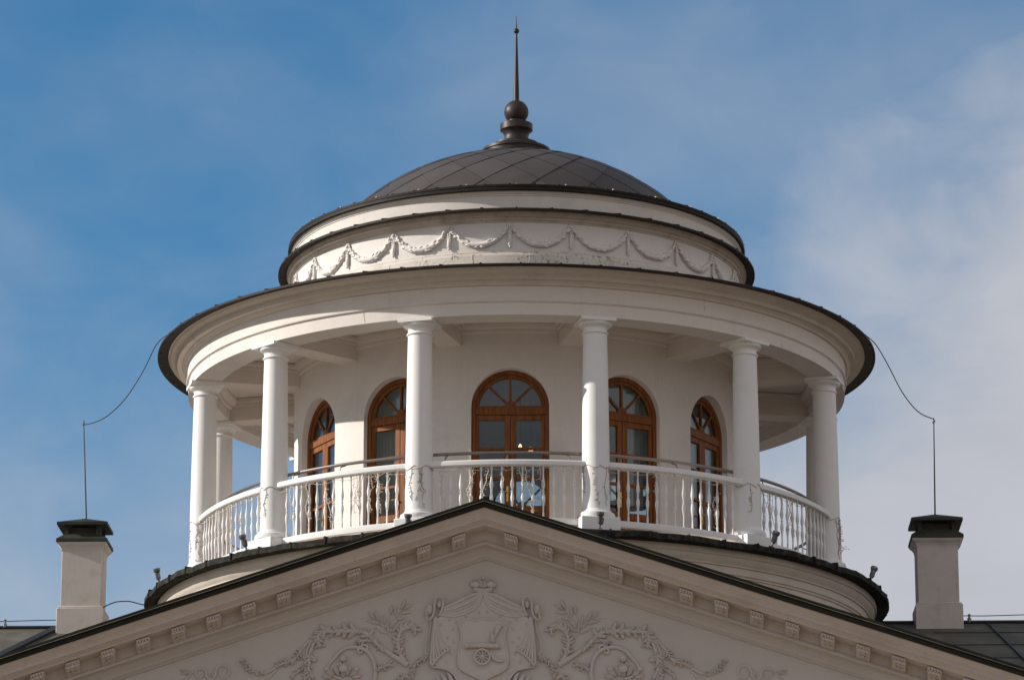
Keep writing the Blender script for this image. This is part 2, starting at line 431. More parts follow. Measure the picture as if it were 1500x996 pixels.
# entablature: architrave, fascia, cornice
mb = MB(); mb.lathe([(5.17, 17.98), (5.17, 17.60), (5.63, 17.60), (5.63, 17.795), (5.643, 17.80), (5.643, 17.812), (5.665, 17.815), (5.67, 17.84), (5.652, 17.85), (5.652, 18.07)], 288)
W(mb, 'architrave', 'architrave')
mb = MB(); mb.lathe([(5.652, 18.066), (5.69, 18.07), (5.705, 18.085), (5.71, 18.10), (5.735, 18.115), (5.745, 18.135), (5.83, 18.137), (5.83, 18.205), (5.852, 18.21), (5.856, 18.222),
          (5.875, 18.23), (5.91, 18.238), (5.945, 18.256), (5.965, 18.28), (5.985, 18.285), (5.985, 18.305)], 288)
W(mb, 'cornice', 'cornice')
def seam_ring(mb_, n, r0, z0, r1, z1, w=.012, h=.035, off=0, lip=True):
    ln = math.hypot(r1 - r0, z1 - z0)
    for i in range(n):
        th = R(360 / n * (i + off))
        def q(r, x, z):
            v = Matrix.Rotation(th, 3, 'Z') @ Vector((x, -r, z)); return tuple(v)
        vs = [q(r1, -w, z1), q(r1, w, z1), q(r0, w, z0), q(r0, -w, z0), q(r1, -w, z1 + h * .5), q(r1, w, z1 + h * .5), q(r0, w, z0 + h), q(r0, -w, z0 + h)]
        mb_.add(vs, [(0, 1, 2, 3), (4, 5, 6, 7), (0, 1, 5, 4), (1, 2, 6, 5), (2, 3, 7, 6), (3, 0, 4, 7)])
mb = MB(); mb.lathe([(3.80, 18.84), (6.15, 18.300), (6.17, 18.288), (6.17, 18.255), (6.155, 18.255), (6.14, 18.272), (5.93, 18.302)], 288)
seam_ring(mb, 60, 3.9, 18.80, 6.16, 18.297, off=.37)
W(mb, 'gallery_roof', 'dark', sharp=40)
def spread(mb_, name, mat, n, a0):
    o = mb_.build(name, mat, rot, loc=(0, 0, -ZF), rotz=R(a0))
    for i in range(1, n):
        c_ = o.copy(); col.objects.link(c_); c_.rotation_euler = (0, 0, R(a0 + 360 / n * i))
mb = MB(); mb.box(-.05, .05, -6.12, -6.105, 18.262, 18.272)
spread(mb, 'eave_clip', 'clip', 60, 2)

# upper drum
mb = MB(); mb.lathe([(3.905, 18.6), (3.905, 19.09), (3.90, 19.12), (3.885, 19.14), (3.885, 19.165), (3.865, 19.18)], 240)
W(mb, 'drum_skirting', 'skirting')
mb = MB(); mb.lathe([(3.86, 19.15), (3.86, 19.67)], 240)
drum = W(mb, 'upper_drum', 'frieze')
mb = MB(); mb.lathe([(3.86, 19.665), (3.875, 19.667), (3.878, 19.69), (3.90, 19.70), (3.915, 19.735), (3.955, 19.75), (3.955, 19.775), (3.975, 19.79), (3.985, 19.81), (3.985, 19.83)], 240)
W(mb, 'drum_cornice', 'mould')
mb = MB(); mb.lathe([(3.84, 19.90), (4.12, 19.842), (4.13, 19.83), (4.13, 19.798), (4.115, 19.798), (4.10, 19.815), (3.96, 19.832)], 240)
seam_ring(mb, 44, 3.87, 19.892, 4.125, 19.84, off=.2)
W(mb, 'drum_eave', 'dark', sharp=40)
mb = MB(); mb.lathe([(3.855, 19.86), (3.855, 20.125), (3.868, 20.13), (3.872, 20.15), (3.89, 20.155), (3.895, 20.17), (3.91, 20.18), (3.91, 20.20)], 240)
W(mb, 'attic_band', 'band')
mb = MB(); mb.box(-.04, .04, -4.09, -4.075, 19.806, 19.816)
spread(mb, 'drum_eave_clip', 'clip', 44, 2)
mb = MB(); mb.lathe([(3.30, 20.40), (3.94, 20.305), (3.955, 20.30), (3.955, 20.262), (3.94, 20.256), (3.965, 20.248), (3.965, 20.20), (3.95, 20.19), (3.89, 20.20)], 240)
seam_ring(mb, 60, 3.4, 20.385, 3.95, 20.303, w=.015, h=.03)
W(mb, 'dome_rim', 'dark', sharp=40)
mb = MB(); mb.box(-.010, .010, -3.965, -3.93, 20.30, 20.318)
spread(mb, 'rim_clip', 'mould', 30, 1.5)

# hairline cracks in the plaster of the entablature
mb = MB(); rnd = random.Random(21)
for deg, r_, z0, z1 in ((-63, 5.654, 17.86, 18.06), (-63.4, 5.632, 17.61, 17.79), (34, 5.654, 17.9, 18.06), (-24, 5.632, 17.62, 17.78), (52, 5.632, 17.6, 17.7), (-9, 3.907, 18.97, 19.13), (4.5, 3.907, 18.97, 19.13), (-31, 3.907, 18.97, 19.10)):
    p = []; a_ = deg
    for i in range(7):
        p.append(pol(r_, a_, z0 + (z1 - z0) * i / 6)); a_ += rnd.uniform(-.12, .12)
    mb.tube(p, .0035, 4)
W(mb, 'plaster_cracks', 'mould')
# garlands of the frieze
def garland(k):
    rr = 3.86; mb_ = MB(); random.seed(k)
    half = PI / 24
    def q(u, z, out): # u in metres along the wall, from the left rosette
        th = u / rr
        return Vector(((rr + out) * math.sin(th), -(rr + out) * math.cos(th), z))
    Wd = 2 * half * rr
    zt, sag = 19.585, .30
    def curve(t_):
        u = .03 + (Wd - .06) * t_
        x = 2 * t_ - 1
        return u, zt - sag * (1 - abs(x) ** 2.3) 
    pts = []; rs = []
    for i in range(25):
        t_ = i / 24; u, z = curve(t_)
        pts.append(q(u, z, .012)); rs.append(.020 + .036 * math.sin(PI * t_) ** .8)
    mb_.tube(pts, rs, 8)
    for i in range(44):                    # overlapping leaves along the swag
        t_ = .04 + .92 * i / 43; u, z = curve(t_); u2, z2 = curve(min(1, t_ + .01))
        ang = math.atan2(z2 - z, u2 - u)
        rad = .018 + .032 * math.sin(PI * t_) ** .8
        o = random.uniform(-.9, .9) * rad
        s = -1 if t_ < .5 else 1
        th = u / rr
        lean = ang + s * random.uniform(.2, .55) * (1 if o > 0 else -1)
        m_ = Matrix.Rotation(th, 3, 'Z') @ Matrix.Rotation(-lean, 3, 'Y')
        mb_.ball(q(u - math.sin(ang) * o, z + math.cos(ang) * o, .03 + .022 * random.random()), (.046, .018, .019), 6, 4, m_)
    m_ = Matrix.Identity(3)
    mb_.ball(q(0, zt + .015, .035), (.028, .03, .028), 8, 5)         # rosette
    for j in range(7):
        an = 2 * PI * j / 7; mb_.ball(q(.043 * math.cos(an), zt + .015 + .043 * math.sin(an), .02), (.024, .02, .024), 6, 4)
    mb_.tube([q(0, zt - .03, .01), q(0, zt - .12, .015), q(0, zt - .2, .02), q(0, zt - .28, .025), q(0, zt - .33, .015)], [.012, .024, .032, .03, .012], 8)
    for j in range(12):
        zz = zt - .07 - .255 * j / 12; s = (-1) ** j
        mb_.ball(q(s * .016, zz, .035), (.016, .012, .027), 6, 4, Matrix.Rotation(s * .5, 3, 'Y'))
    mb_.ball(q(0, zt - .335, .03), (.02, .02, .028), 8, 5)
    return mb_
protos = []
for k in range(24):
    if k < 4:
        o = garland(k).build('garland', 'frieze', rot, loc=(0, 0, -ZF), rotz=R(15 * k), sharp=50); protos.append(o)
    else:
        o = protos[(k * 3 + k // 5) % 4].copy(); col.objects.link(o); o.rotation_euler = (0, 0, R(15 * k))

# dome of diamond sheets
RS, ZC, N_D = 4.27, 17.735, 21
def sph(r): return ZC + math.sqrt(max(0, RS * RS - r * r)) - .02
slope = math.tan(R(50)); tot = math.log(math.tan(math.asin(3.46 / RS) / 2)); 
def dome_pt(u, v, lift=0):
    """u, v diamond coordinates"""
    phi = (u - v) * PI / N_D; mm = (u + v) * PI / N_D * slope
    al = 2 * math.atan(math.exp(tot - mm)); al = min(al, 1.3)
    r = (RS + lift) * math.sin(al)
    return (r * math.sin(phi), -r * math.cos(phi), ZC - .02 + (RS + lift) * math.cos(al))
vs, fs, tone = [], [], []
random.seed(11)
for i in range(-14, 70):
    for j in range(-40, 40):
        row = i + j
        ph = i - j
        if row < -2 or row > 13 or not (0 <= ph < 2 * N_D): continue
        k0 = len(vs); tn = random.uniform(0, .5); S = 4
        for a_ in range(S + 1):
            for b_ in range(S + 1):
                u = i + a_ / S; v = j + b_ / S
                u = max(u, -60); mm = u + v
                ex = .012 * (1 - (a_ + b_) / (2 * S)) + .001
                if mm < 0: dlt = -mm / 2; u += dlt; v += dlt
                vs.append(dome_pt(u, v, ex))
        for a_ in range(S):
            for b_ in range(S):
                q = [k0 + a_ * (S + 1) + b_, k0 + (a_ + 1) * (S + 1) + b_, k0 + (a_ + 1) * (S + 1) + b_ + 1, k0 + a_ * (S + 1) + b_ + 1]
                if (Vector(vs[q[0]]) - Vector(vs[q[2]])).length < 1e-5: continue
                fs.append(tuple(q)); tone.append(tn)
me = bpy.data.meshes.new('dome'); me.from_pydata([(x, y, z - ZF) for x, y, z in vs], [], fs)
bm = bmesh.new(); bm.from_mesh(me)
at = me.attributes.new('tone', 'FLOAT', 'FACE'); at.data.foreach_set('value', tone)
bm.free()
me.materials.append(MAT['dome']); me.polygons.foreach_set('use_smooth', [True] * len(me.polygons))
dome = bpy.data.objects.new('dome', me); col.objects.link(dome); dome.parent = rot
mb = MB(); mb.lathe([(3.47, 20.2)] + [((RS - .01) * math.sin(x), ZC - .02 + (RS - .01) * math.cos(x)) for x in [.95 - .95 * i / 30 for i in range(31)]], 128)
W(mb, 'dome_shell', 'dome', parent=rot)
mb = MB()
for k in range(N_D):
    for s_ in (-1, 1):
        p = []
        for i in range(57):
            w_ = i / 4
            p.append(dome_pt(k + w_, -k, .010) if s_ > 0 else dome_pt(k, -k + w_, .006))
        p = [x for x in p if math.hypot(x[0], x[1]) > .5]
        mb.tube(p, .0035 if s_ < 0 else .002, 4)
W(mb, 'dome_seams', 'seam')
# finial
mb = MB(); mb.lathe([(.56, 21.80), (.575, 22.10), (.595, 22.11), (.595, 22.155), (.575, 22.165), (.50, 22.19), (.42, 22.225), (.40, 22.24), (.40, 22.265), (.33, 22.285), (.26, 22.29)], 64)
fin = W(mb, 'finial', 'finial')
mb = MB(); mb.lathe([(.235, 22.28), (.23, 22.33), (.212, 22.38), (.212, 22.42), (.235, 22.48), (.27, 22.51), (.285, 22.52), (.285, 22.63), (.27, 22.64), (.17, 22.65), (.155, 22.68)], 64)
W(mb, 'finial_neck', 'finial', parent=fin)
mb = MB(); mb.lathe([(.001, 22.64), (.15, 22.66), (.15, 22.70)], 48); mb.ball((0, 0, 22.86), .215, 48, 24)
W(mb, 'finial_ball', 'finial', parent=fin)
mb = MB(); mb.lathe([(.051, 23.04), (.047, 23.3), (.017, 24.33), (.013, 24.42), (.003, 24.66)], 20); mb.ball((0, 0, 24.37), .05, 20, 12)
W(mb, 'spire', 'finial', parent=fin)

# columns
def make_column():
    mb_ = MB()
    pr = [(.222, .36)] + [(.222 - .030 * ((i / 12) ** 1.7), .38 + (3.24 - .38) * i / 12) for i in range(13)]
    mb_.lathe(pr, 40)
    c_ = mb_.build('column', 'column', rot)
    mb_ = MB(); mb_.box(-.315, .315, -.315, .315, -.02, .215); mb_.build('plinth', 'column', c_, bevel=.012)
    mb_ = MB(); mb_.lathe([(.0, .214), (.27, .215), (.295, .235), (.305, .27), (.295, .305), (.265, .325), (.245, .33), (.24, .35), (.225, .375)], 40); mb_.build('column_base', 'column', c_)
    mb_ = MB(); mb_.lathe([(.192, 3.235), (.210, 3.24), (.216, 3.255), (.210, 3.27), (.192, 3.275), (.192, 3.33), (.205, 3.34), (.205, 3.35), (.235, 3.36), (.265, 3.385), (.275, 3.42), (.26, 3.424)], 40)
    mb_.box(-.285, .285, -.285, .285, 3.42, 3.477); mb_.build('capital', 'column', c_, bevel=.004)
    return c_
def put(o, deg, r, z=0):
    o.location = (r * math.sin(R(deg)), -r * math.cos(R(deg)), z); o.rotation_euler = (0, 0, R(deg))
RC = 5.404
col0 = make_column(); put(col0, -75, RC)
for k in range(1, 12): put(copy_tree(col0), -75 + 30 * k, RC)

# arched glazed doors
def make_door():
    y = 0
    def ring(mb_, ro, ri, y0, y1, cz, n=28):
        vs = []; fs = []
        for i in range(n + 1):
            an = PI * i / n
            for rr, yy in ((ro, y0), (ri, y0), (ri, y1), (ro, y1)): vs.append((rr * math.cos(an), yy, cz + rr * math.sin(an)))
        for i in range(n):
            for j in range(4): fs.append((i * 4 + j, i * 4 + (j + 1) % 4, (i + 1) * 4 + (j + 1) % 4, (i + 1) * 4 + j))
        mb_.add(vs, fs)
    ZSp = 2.48
    mb_ = MB(); ring(mb_, .634, .565, -.06, .06, ZSp)
    for s in (-1, 1): mb_.box(min(s * .634, s * .565), max(s * .634, s * .565), -.06, .06, 0, ZSp)
    mb_.box(-.564, .564, -.055, .06, 2.375, ZSp)
    d_ = mb_.build('door', 'wood', rot, bevel=.004)
    mb_ = MB(); ring(mb_, .563, .508, -.035, .035, ZSp); mb_.box(-.508, .508, -.035, .03, ZSp + .001, ZSp + .045)
    for an in (45, 90, 135):
        m_ = Matrix.Translation((0, 0, ZSp + .03)) @ Matrix.Rotation(-R(an), 4, 'Y'); mb_.box(.05, .515, -.03, .03, -.017, .017, m_)
    mb_.lathe([(.001, -.036), (.085, -.036), (.085, .02)], 20, c=(0, 0)) if False else None
    hub = [( .085 * math.cos(PI * i / 12), ZSp + .045 + .085 * math.sin(PI * i / 12)) for i in range(13)]
    mb_.prism(hub, -.037, .03)
    mb_.build('fanlight', 'wood', d_, bevel=.003)
    for s in (-1, 1):
        mb_ = MB()
        def bx(xa, xb, za, zb, ya=-.035, yb=.03): mb_.box(min(s * xa, s * xb), max(s * xa, s * xb), ya, yb, za, zb)
        bx(.004, .095, .03, 2.37); bx(.505, .56, .03, 2.37); bx(.095, .505, 2.285, 2.37, -.034)
        for zz in (1.835, 1.34): bx(.095, .505, zz - .045, zz, -.03)
        bx(.095, .505, .03, .16, -.034); bx(.095, .505, .74, .85, -.034); bx(.095, .505, .16, .74, -.012, .012)
        bx(.15, .45, .22, .68, -.024, -.010)
        mb_.build('door_leaf', 'wood', d_, bevel=.004)
    mb_ = MB(); mb_.box(-.505, -.09, -.006, .002, .84, 2.29); mb_.box(.09, .505, -.006, .002, .84, 2.29)
    mb_.prism([(.51 * math.cos(PI * i / 24), ZSp + .03 + .5 * math.sin(PI * i / 24)) for i in range(25)], -.005, .003)
    mb_.build('glass', 'glass', d_)
    mb_ = MB(); mb_.box(-.065, -.03, -.046, -.036, .93, 1.18); mb_.tube([(-.048, -.045, 1.08), (-.048, -.09, 1.08), (-.13, -.09, 1.08)], .011, 8); mb_.ball((-.048, -.05, .98), .014, 8, 5)
    mb_.build('door_handle', 'brass', d_)
    return d_
d0 = make_door(); put(d0, -60, 3.605, -.03)
for k in range(1, 12): put(copy_tree(d0), -60 + 30 * k, 3.605, -.03)

# sheer curtains behind the side doors
for deg, xa, xb in ((-60, -.50, .42), (-30, -.52, -.15), (30, .12, .52), (60, -.42, .50)):
    mb = MB(); n = 40; vs = []
    for i in range(n + 1):
        x = xa + (xb - xa) * i / n
        for z in (.95, 3.0): vs.append((x, .22 + .025 * math.sin(i * .9), z))
    mb.add(vs, [(2 * i, 2 * i + 2, 2 * i + 3, 2 * i + 1) for i in range(n)])
    o = mb.build('curtain', 'curtain', rot); put(o, deg, 3.605, 0)
# ================================================================== BALUSTRADES
RR = 5.44
bal_names = {-90: 'white baluster railing bay at the far left edge, beyond the outermost left column',
             -60: 'sunlit white baluster railing bay between the two leftmost front columns',
             -30: 'white baluster railing bay before the two sunlit arched doors left of centre',
             0: 'white baluster railing bay in front of the middle arched door, above the gable peak',
             30: 'white baluster railing bay just right of the middle bay, before two shaded doors',
             60: 'shaded white baluster railing bay seen against pale sky between the two rightmost columns',
             90: 'white baluster railing bay at the far right edge, beyond the outermost right column',
             120: 'white baluster railing bay at the right rear of the terrace, its steel handrail showing',
             -120: 'white baluster railing bay at the left rear of the terrace, its steel handrail showing'}
def arc_lathe(mb_, prof, a_, seg=24, r0=RR):   # local frame: centre of arc at (0, r0)
    mb_.lathe(prof, seg, -R(a_), R(a_), closed=True, c=(0, r0))
def make_bay():
    t_ = thing('balustrade', (0, 0, 0), 'x', 'balustrade', group='white baluster railings between the columns')
    m1 = MB(); arc_lathe(m1, [(RR - .06, 1.06), (RR + .06, 1.06), (RR + .07, 1.075), (RR + .07, 1.13), (RR + .055, 1.15), (RR - .055, 1.15), (RR - .07, 1.13), (RR - .07, 1.075)], 13.3)
    m1.build('top_rail', 'rail', t_)
    m1 = MB(); arc_lathe(m1, [(RR - .05, .115), (RR + .05, .115), (RR + .055, .13), (RR + .055, .20), (RR + .04, .215), (RR - .04, .215), (RR - .055, .2), (RR - .055, .13)], 13.0)
    m1.build('bottom_rail', 'rail', t_)
    m1 = MB(); m1.tube([(5.22 * math.sin(R(x)), RR - 5.22 * math.cos(R(x))  , 1.325) for x in [-15 + i * 1.5 for i in range(21)]], .027, 10)
    for x in (-10.5, 0, 10.5): m1.tube([(5.22 * math.sin(R(x)), RR - 5.22 * math.cos(R(x)), 1.30), (5.37 * math.sin(R(x)), RR - 5.37 * math.cos(R(x)), 1.24), (5.40 * math.sin(R(x)), RR - 5.40 * math.cos(R(x)), 1.13)], .010, 6)
    m1.build('handrail', 'steel', t_)
    m1 = MB()
    z0, z1 = .213, 1.062; h = z1 - z0
    pr = [(.017, 0), (.017, .10), (.013, .12), (.014, .22), (.022, .30), (.031, .36), (.031, .40), (.020, .46), (.014, .49), (.024, .50), (.024, .515), (.014, .525), (.020, .56), (.031, .62), (.031, .66), (.022, .72), (.014, .80), (.013, .89), (.018, .91), (.018, 1)]
    m1.lathe([(r * .92, z0 + h * z) for r, z in pr], 12)
    b0 = m1.build('baluster', 'rail', t_)
    n = 14; da = R(1.72)
    for i in range(n):
        an = (i - (n - 1) / 2) * da
        o = b0 if i == 0 else b0.copy()
        if i: col.objects.link(o)
        o.location = (RR * math.sin(an), RR - RR * math.cos(an), 0); o.rotation_euler = (0, 0, an)
    return t_
bay0 = make_bay()
for i, (deg, lab) in enumerate(bal_names.items()):
    o = bay0 if i == 0 else copy_tree(bay0)
    o.location = pol(RR, deg, ZF); o.rotation_euler = (0, 0, R(deg)); o['label'] = lab

# ================================================================== SPOTLIGHTS
def make_spot():
    t_ = thing('floodlight', (0, 0, 0), 'x', 'floodlight', group='floodlights round the terrace edge')
    m1 = MB(); m1.lathe([(.001, 0), (.055, 0), (.055, .015), (.02, .02), (.018, .10)], 16); m1.tube([(0, 0, .07), (.045, 0, .09), (.06, 0, .14), (.06, 0, .2)], .012, 6)
    m1.build('bracket', 'lamp', t_)
    m1 = MB(); m1.lathe([(.001, .085), (.036, .088), (.044, .105), (.044, .19), (.05, .20), (.05, .215), (.046, .22), (.062, .24), (.070, .26), (.070, .30), (.062, .305), (.058, .285)], 18)
    for j in range(4): m1.lathe([(.044, .11 + .02 * j), (.050, .113 + .02 * j), (.050, .118 + .02 * j), (.044, .121 + .02 * j)], 18)
    m1.build('lamp_head', 'lamp', t_)
    m1 = MB(); m1.lathe([(.001, .292), (.058, .290)], 18); m1.build('lens', 'lens', t_)
    return t_
sp0 = make_spot()
for i, (deg, r_, sx, lab) in enumerate([
        (-15.0, 5.98, .12, 'small floodlight at the foot of the column left of the gable peak'),
        (14.0, 6.02, 0, 'small pale floodlight in front of the square plinth right of the gable peak'),
        (-43.5, 6.08, -.2, 'small dark floodlight below the second column from the left'),
        (43.2, 6.10, .25, 'small grey floodlight tilted beside the plinth of the second column from the right'),
        (-70.5, 6.20, .1, 'small bright floodlight at the left end of the dark terrace edge'),
        (71.5, 6.20, .3, 'small dark tilted floodlight at the right end of the dark terrace edge')]):
    o = sp0 if i == 0 else copy_tree(sp0); o.scale = (.88, .88, .88)
    z = 14.02 if r_ > 6.15 else 14.06
    o.location = pol(r_, deg, z); o.rotation_euler = (R(14), sx, R(deg)); o['label'] = lab

# ================================================================== STRING LIGHTS
def strand(mb_, f, length, rnd, r=.0045):
    """f(u, z) -> point; hanging crooked strand"""
    u = 0; z = 0; pts = [f(u, z)]
    while z > -length:
        z -= rnd.uniform(.02, .055); u += rnd.uniform(-.028, .028); pts.append(f(u, z))
        if rnd.random() < .55:
            p0 = f(u, z); p1 = f(u + rnd.choice((-1, 1)) * rnd.uniform(.02, .055), z - rnd.uniform(-.03, .03))
            mb_.tube([p0, p1], [r * .8, r * .6], 4, cap=False); mb_.ball(p1, .008, 5, 4)
    mb_.tube(pts, r, 4, cap=False)
names_c = {-75: 'tangled fairy light wires round the foot of the leftmost column', -45: 'few fairy light wires round the second column from the left',
           -15: 'fairy light wires draped on the column left of the gable peak', 15: 'looped fairy light wires on the column right of the gable peak',
           45: 'thin fairy light wires hanging on the second column from the right', 75: 'fairy light wires and loose twigs on the rightmost column'}
for deg, lab in names_c.items():
    rnd = random.Random(deg + 100)
    m1 = MB()
    c0 = pol(RC, deg, 0)
    rr = .227
    def fc(ang, z):
        q = Vector((rr * math.sin(ang), -rr * math.cos(ang), 0)); q.rotate(Matrix.Rotation(R(deg), 3, 'Z'))
        return (c0.x + q.x, c0.y + q.y, z)
    m1.tube([fc(2 * PI * i / 32, 15.17 + .03 * math.sin(i * .9 + deg)) for i in range(33)], .0045, 5, cap=False)
    for k in range(2 if deg == 45 else 5):
        a0 = rnd.uniform(-1.5, 1.3)
        strand(m1, lambda u, z: fc(a0 + u * 3.2, 15.17 + z), rnd.uniform(.35, .75), rnd, .0036)
    if deg == 75:
        for k in range(4):
            a0 = 1.15 - R(deg) * 0 + rnd.uniform(-.3, .5)
            def fo(u, z): q = fc(a0, 15.15 + z); return (q[0] + .04 + abs(u) * 1.6, q[1] - .05, q[2])
            strand(m1, fo, rnd.uniform(.4, .8), rnd, .005)
    t_ = m1.build('string_lights', 'fairydark', None)
    t_['label'] = lab; t_['category'] = 'string lights'; t_['group'] = 'fairy lights on the rotunda'
names_b = {-60: 'pale fairy lights hung in the leftmost sunlit railing bay', -30: 'pale fairy lights tangled in the railing before the sunlit doors left of centre',
           0: 'pale fairy lights dangling from the railing before the middle door', 30: 'sparse fairy lights in the railing bay right of the middle door',
           60: 'fairy lights seen against pale sky in the rightmost railing bay'}
for deg, lab in names_b.items():
    rnd = random.Random(deg + 500); m1 = MB()
    def fb(u, z, out=.085):
        r_ = RR - out if False else RR + .035
        th = R(deg) + u / RR; return (r_ * math.sin(th), -r_ * math.cos(th), 15.17 + z)
    pts = [fb(-1.2 + 2.4 * i / 30, -.02 - .05 * abs(math.sin(i * .55 + deg)) + rnd.uniform(-.01, .01)) for i in range(31)]
    m1.tube(pts, .0045, 4, cap=False)
    spots = {-30: [(.35, .6), (.42, .55), (.5, .3), (.62, .62), (.68, .66), (.75, .55), (.9, .6), (.3, .2), (-.25, .8), (-.6, .7), (-.95, .5)],
             0: [(-.62, .25), (-.5, .66), (-.55, .5), (-.3, .45), (-.08, .25), (.2, .4), (.27, .35), (.5, .4), (-1.0, .7), (1.15, .3), (.3, .85)],
             -60: [(.2, .7), (-.3, .5), (.6, .6)], 30: [(.7, .75), (-.45, .3), (.95, .25), (-.1, .5)], 60: [(-1.1, .6), (-.9, .5), (-1.0, .75), (-.4, .5), (-.3, .6), (-.65, .3), (.2, .3)]}[deg]
    for u0, ln in spots:
        strand(m1, lambda u, z: fb(u0 + u, z), ln, rnd, .006)
    t_ = m1.build('string_lights', 'fairy', None)
    t_['label'] = lab; t_['category'] = 'string lights'; t_['group'] = 'fairy lights on the rotunda'

# pendant lamps in the room
for i, (x, y, z, lab) in enumerate([(.06, 0.1, 16.80, 'lit pendant lamp behind the middle door glass, the left of the pair'), (.24, .2, 16.76, 'lit pendant lamp behind the middle door glass, the right of the pair')]):
    if i == 0:
        pl = thing('pendant_lamp', (x, y, z), lab, 'lamp', group='lit pendant lamps in the rotunda')
        m1 = MB(); m1.lathe([(.012, .10), (.03, .06), (.055, 0), (.05, 0), (.026, .055), (.01, .09)], 14); m1.build('lamp_shade', 'warm', pl)
        m1 = MB(); m1.tube([(0, 0, .09), (0, 0, 17.715 - z)], .005, 6); m1.build('cord', 'wire', pl)
    else:
        o = copy_tree(pl); o.location = (x, y, z + .01); o['label'] = lab

# ================================================================== PALACE
pal = thing('palace', (0, -12, ZG), 'white palace front with a garlanded gable, green metal roof and two chimneys', 'palace')
def WP(mb_, name, mat, parent=pal, **kw): return mb_.build(name, mat, parent, world_verts=True, **kw)
ZA, SL, XE = 12.285, .328, 9.7
def rake(mb_, prof, xe=XE, closed=False):
    vs = []; n = len(prof)
    for x in (-xe, 0, xe):
        for y, dz in prof: vs.append((x, y, ZA + dz - SL * abs(x)))
    fs = []
    for i in range(2):
        for j in range(n if closed else n - 1):
            j2 = (j + 1) % n; fs.append((i * n + j, (i + 1) * n + j, (i + 1) * n + j2, i * n + j2))
    if closed: fs += [tuple(range(n)), tuple(2 * n + j for j in range(n))[::-1]]
    mb_.add(vs, fs)
# portico roof sheet with raised seams
mb = MB(); rake(mb, [(-15.60, 0), (-5.0, 0), (-5.0, -.05), (-15.60, -.05)], closed=True)
WP(mb, 'portico_roof', 'roof')
mb = MB(); rake(mb, [(-15.60, .004), (-15.655, -.004), (-15.66, -.035), (-15.645, -.045), (-15.60, -.05), (-15.60, -.062), (-15.64, -.066), (-15.64, -.085), (-15.56, -.105), (-15.50, -.108), (-15.50, -.03)], closed=True)
WP(mb, 'rake_edge', 'gutter')
mb = MB()
rake(mb, [(-15.670 + .007 * math.cos(x), -.052 + .007 * math.sin(x)) for x in [i * PI / 3 for i in range(6)]], closed=True)
WP(mb, 'rake_bead', 'bead')
# raking cornice
mb = MB(); rake(mb, [(-15.50, -.09), (-15.535, -.10), (-15.535, -.118), (-15.52, -.13), (-15.50, -.160), (-15.475, -.180), (-15.475, -.195), (-15.468, -.20), (-15.468, -.245),
          (-15.435, -.249), (-15.43, -.262), (-15.40, -.272), (-15.375, -.290), (-15.365, -.305), (-15.10, -.318), (-15.09, -.45), (-15.11, -.462), (-15.125, -.482), (-15.125, -.495), (-15.15, -.502), (-15.15, -.515), (-14.99, -.519)])
WP(mb, 'raking_cornice', 'rake', sharp=28)
mb = MB(); rake(mb, [(-15.02, -.518), (-15.012, -.56), (-14.985, -.585), (-14.965, -.605), (-14.96, -.625), (-14.935, -.65), (-14.915, -.655), (-14.91, -.672), (-14.88, -.674)])
WP(mb, 'bed_moulding', 'tympanum', sharp=28)
# tympanum
mb = MB()
zb = 9.0
mb.add([(-8.0, -14.88, zb), (8.0, -14.88, zb), (8.0, -14.88, ZA - .66 - SL * 8), (0, -14.88, ZA - .66), (-8.0, -14.88, ZA - .66 - SL * 8)], [(0, 1, 2, 3, 4)])
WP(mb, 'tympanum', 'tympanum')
# entablature and walls below the picture
mb = MB(); mb.box(-9.7, 9.7, -15.5, -5, 8.85, 9.0); mb.box(-9.5, 9.5, -15.3, -5, 8.6, 8.85); mb.box(-9.2, 9.2, -15.0, -5, 7.6, 8.6)
WP(mb, 'entablature', 'rake', bevel=.02)
mb = MB(); mb.box(-9.2, 9.2, -12.0, -5, ZG, 7.6)
mb.add([(-9.2, -14.9, 9.0), (-9.2, -5, 9.0), (9.2, -5, 9.0), (9.2, -14.9, 9.0), (0, -5, 12.1)], [(1, 2, 4)])
WP(mb, 'portico_wall', 'wall')
mb = MB(); mb.box(-22, 22, -7.5, 7.5, ZG, 10.2)
WP(mb, 'main_wall', 'wall')
mb = MB(); 
for i in range(6): mb.lathe([(.42, ZG), (.42, ZG + .4), (.36, ZG + .45), (.36, 2), (.31, 7.2), (.42, 7.45), (.42, 7.6)], 32, c=(-7.75 + 3.1 * i, -14.3))
WP(mb, 'portico_columns', 'column')
# main roof
def roofz(y): return 13.70 - abs(y) * (3.3 / 8.0)
mb = MB()
mb.add([(-22.3, -8, 10.4), (22.3, -8, 10.4), (22.3, 8, 10.4), (-22.3, 8, 10.4), (-16, 0, 13.70), (16, 0, 13.70)], [(0, 1, 5, 4), (2, 3, 4, 5), (1, 2, 5), (3, 0, 4)])
mb.box(-22.4, 22.4, -8.1, 8.1, 10.2, 10.4)
roof = WP(mb, 'main_roof', 'roof')
mb = MB()
def on_roof_strip(p, q, w, h):
    p, q = Vector(p), Vector(q); d_ = (q - p).normalized(); nrm = Vector((0, -3.3 / 8, 1)).normalized(); s_ = d_.cross(nrm).normalized() * w
    vs = [p - s_, p + s_, q + s_, q - s_]; vs += [v + nrm * h for v in vs]
    mb.add(vs, [(0, 1, 2, 3), (4, 5, 6, 7), (0, 1, 5, 4), (1, 2, 6, 5), (2, 3, 7, 6), (3, 0, 4, 7)])
for x in [7.95 + 1.15 * i for i in range(7)] :
    on_roof_strip((x, -.02, roofz(.02)), (x + .9, -7.9, roofz(7.9)), .012, .03)
for y in (.75, 1.7, 2.7): on_roof_strip((7.0, -y, roofz(y)), (15, -y, roofz(y)), .008, .012)
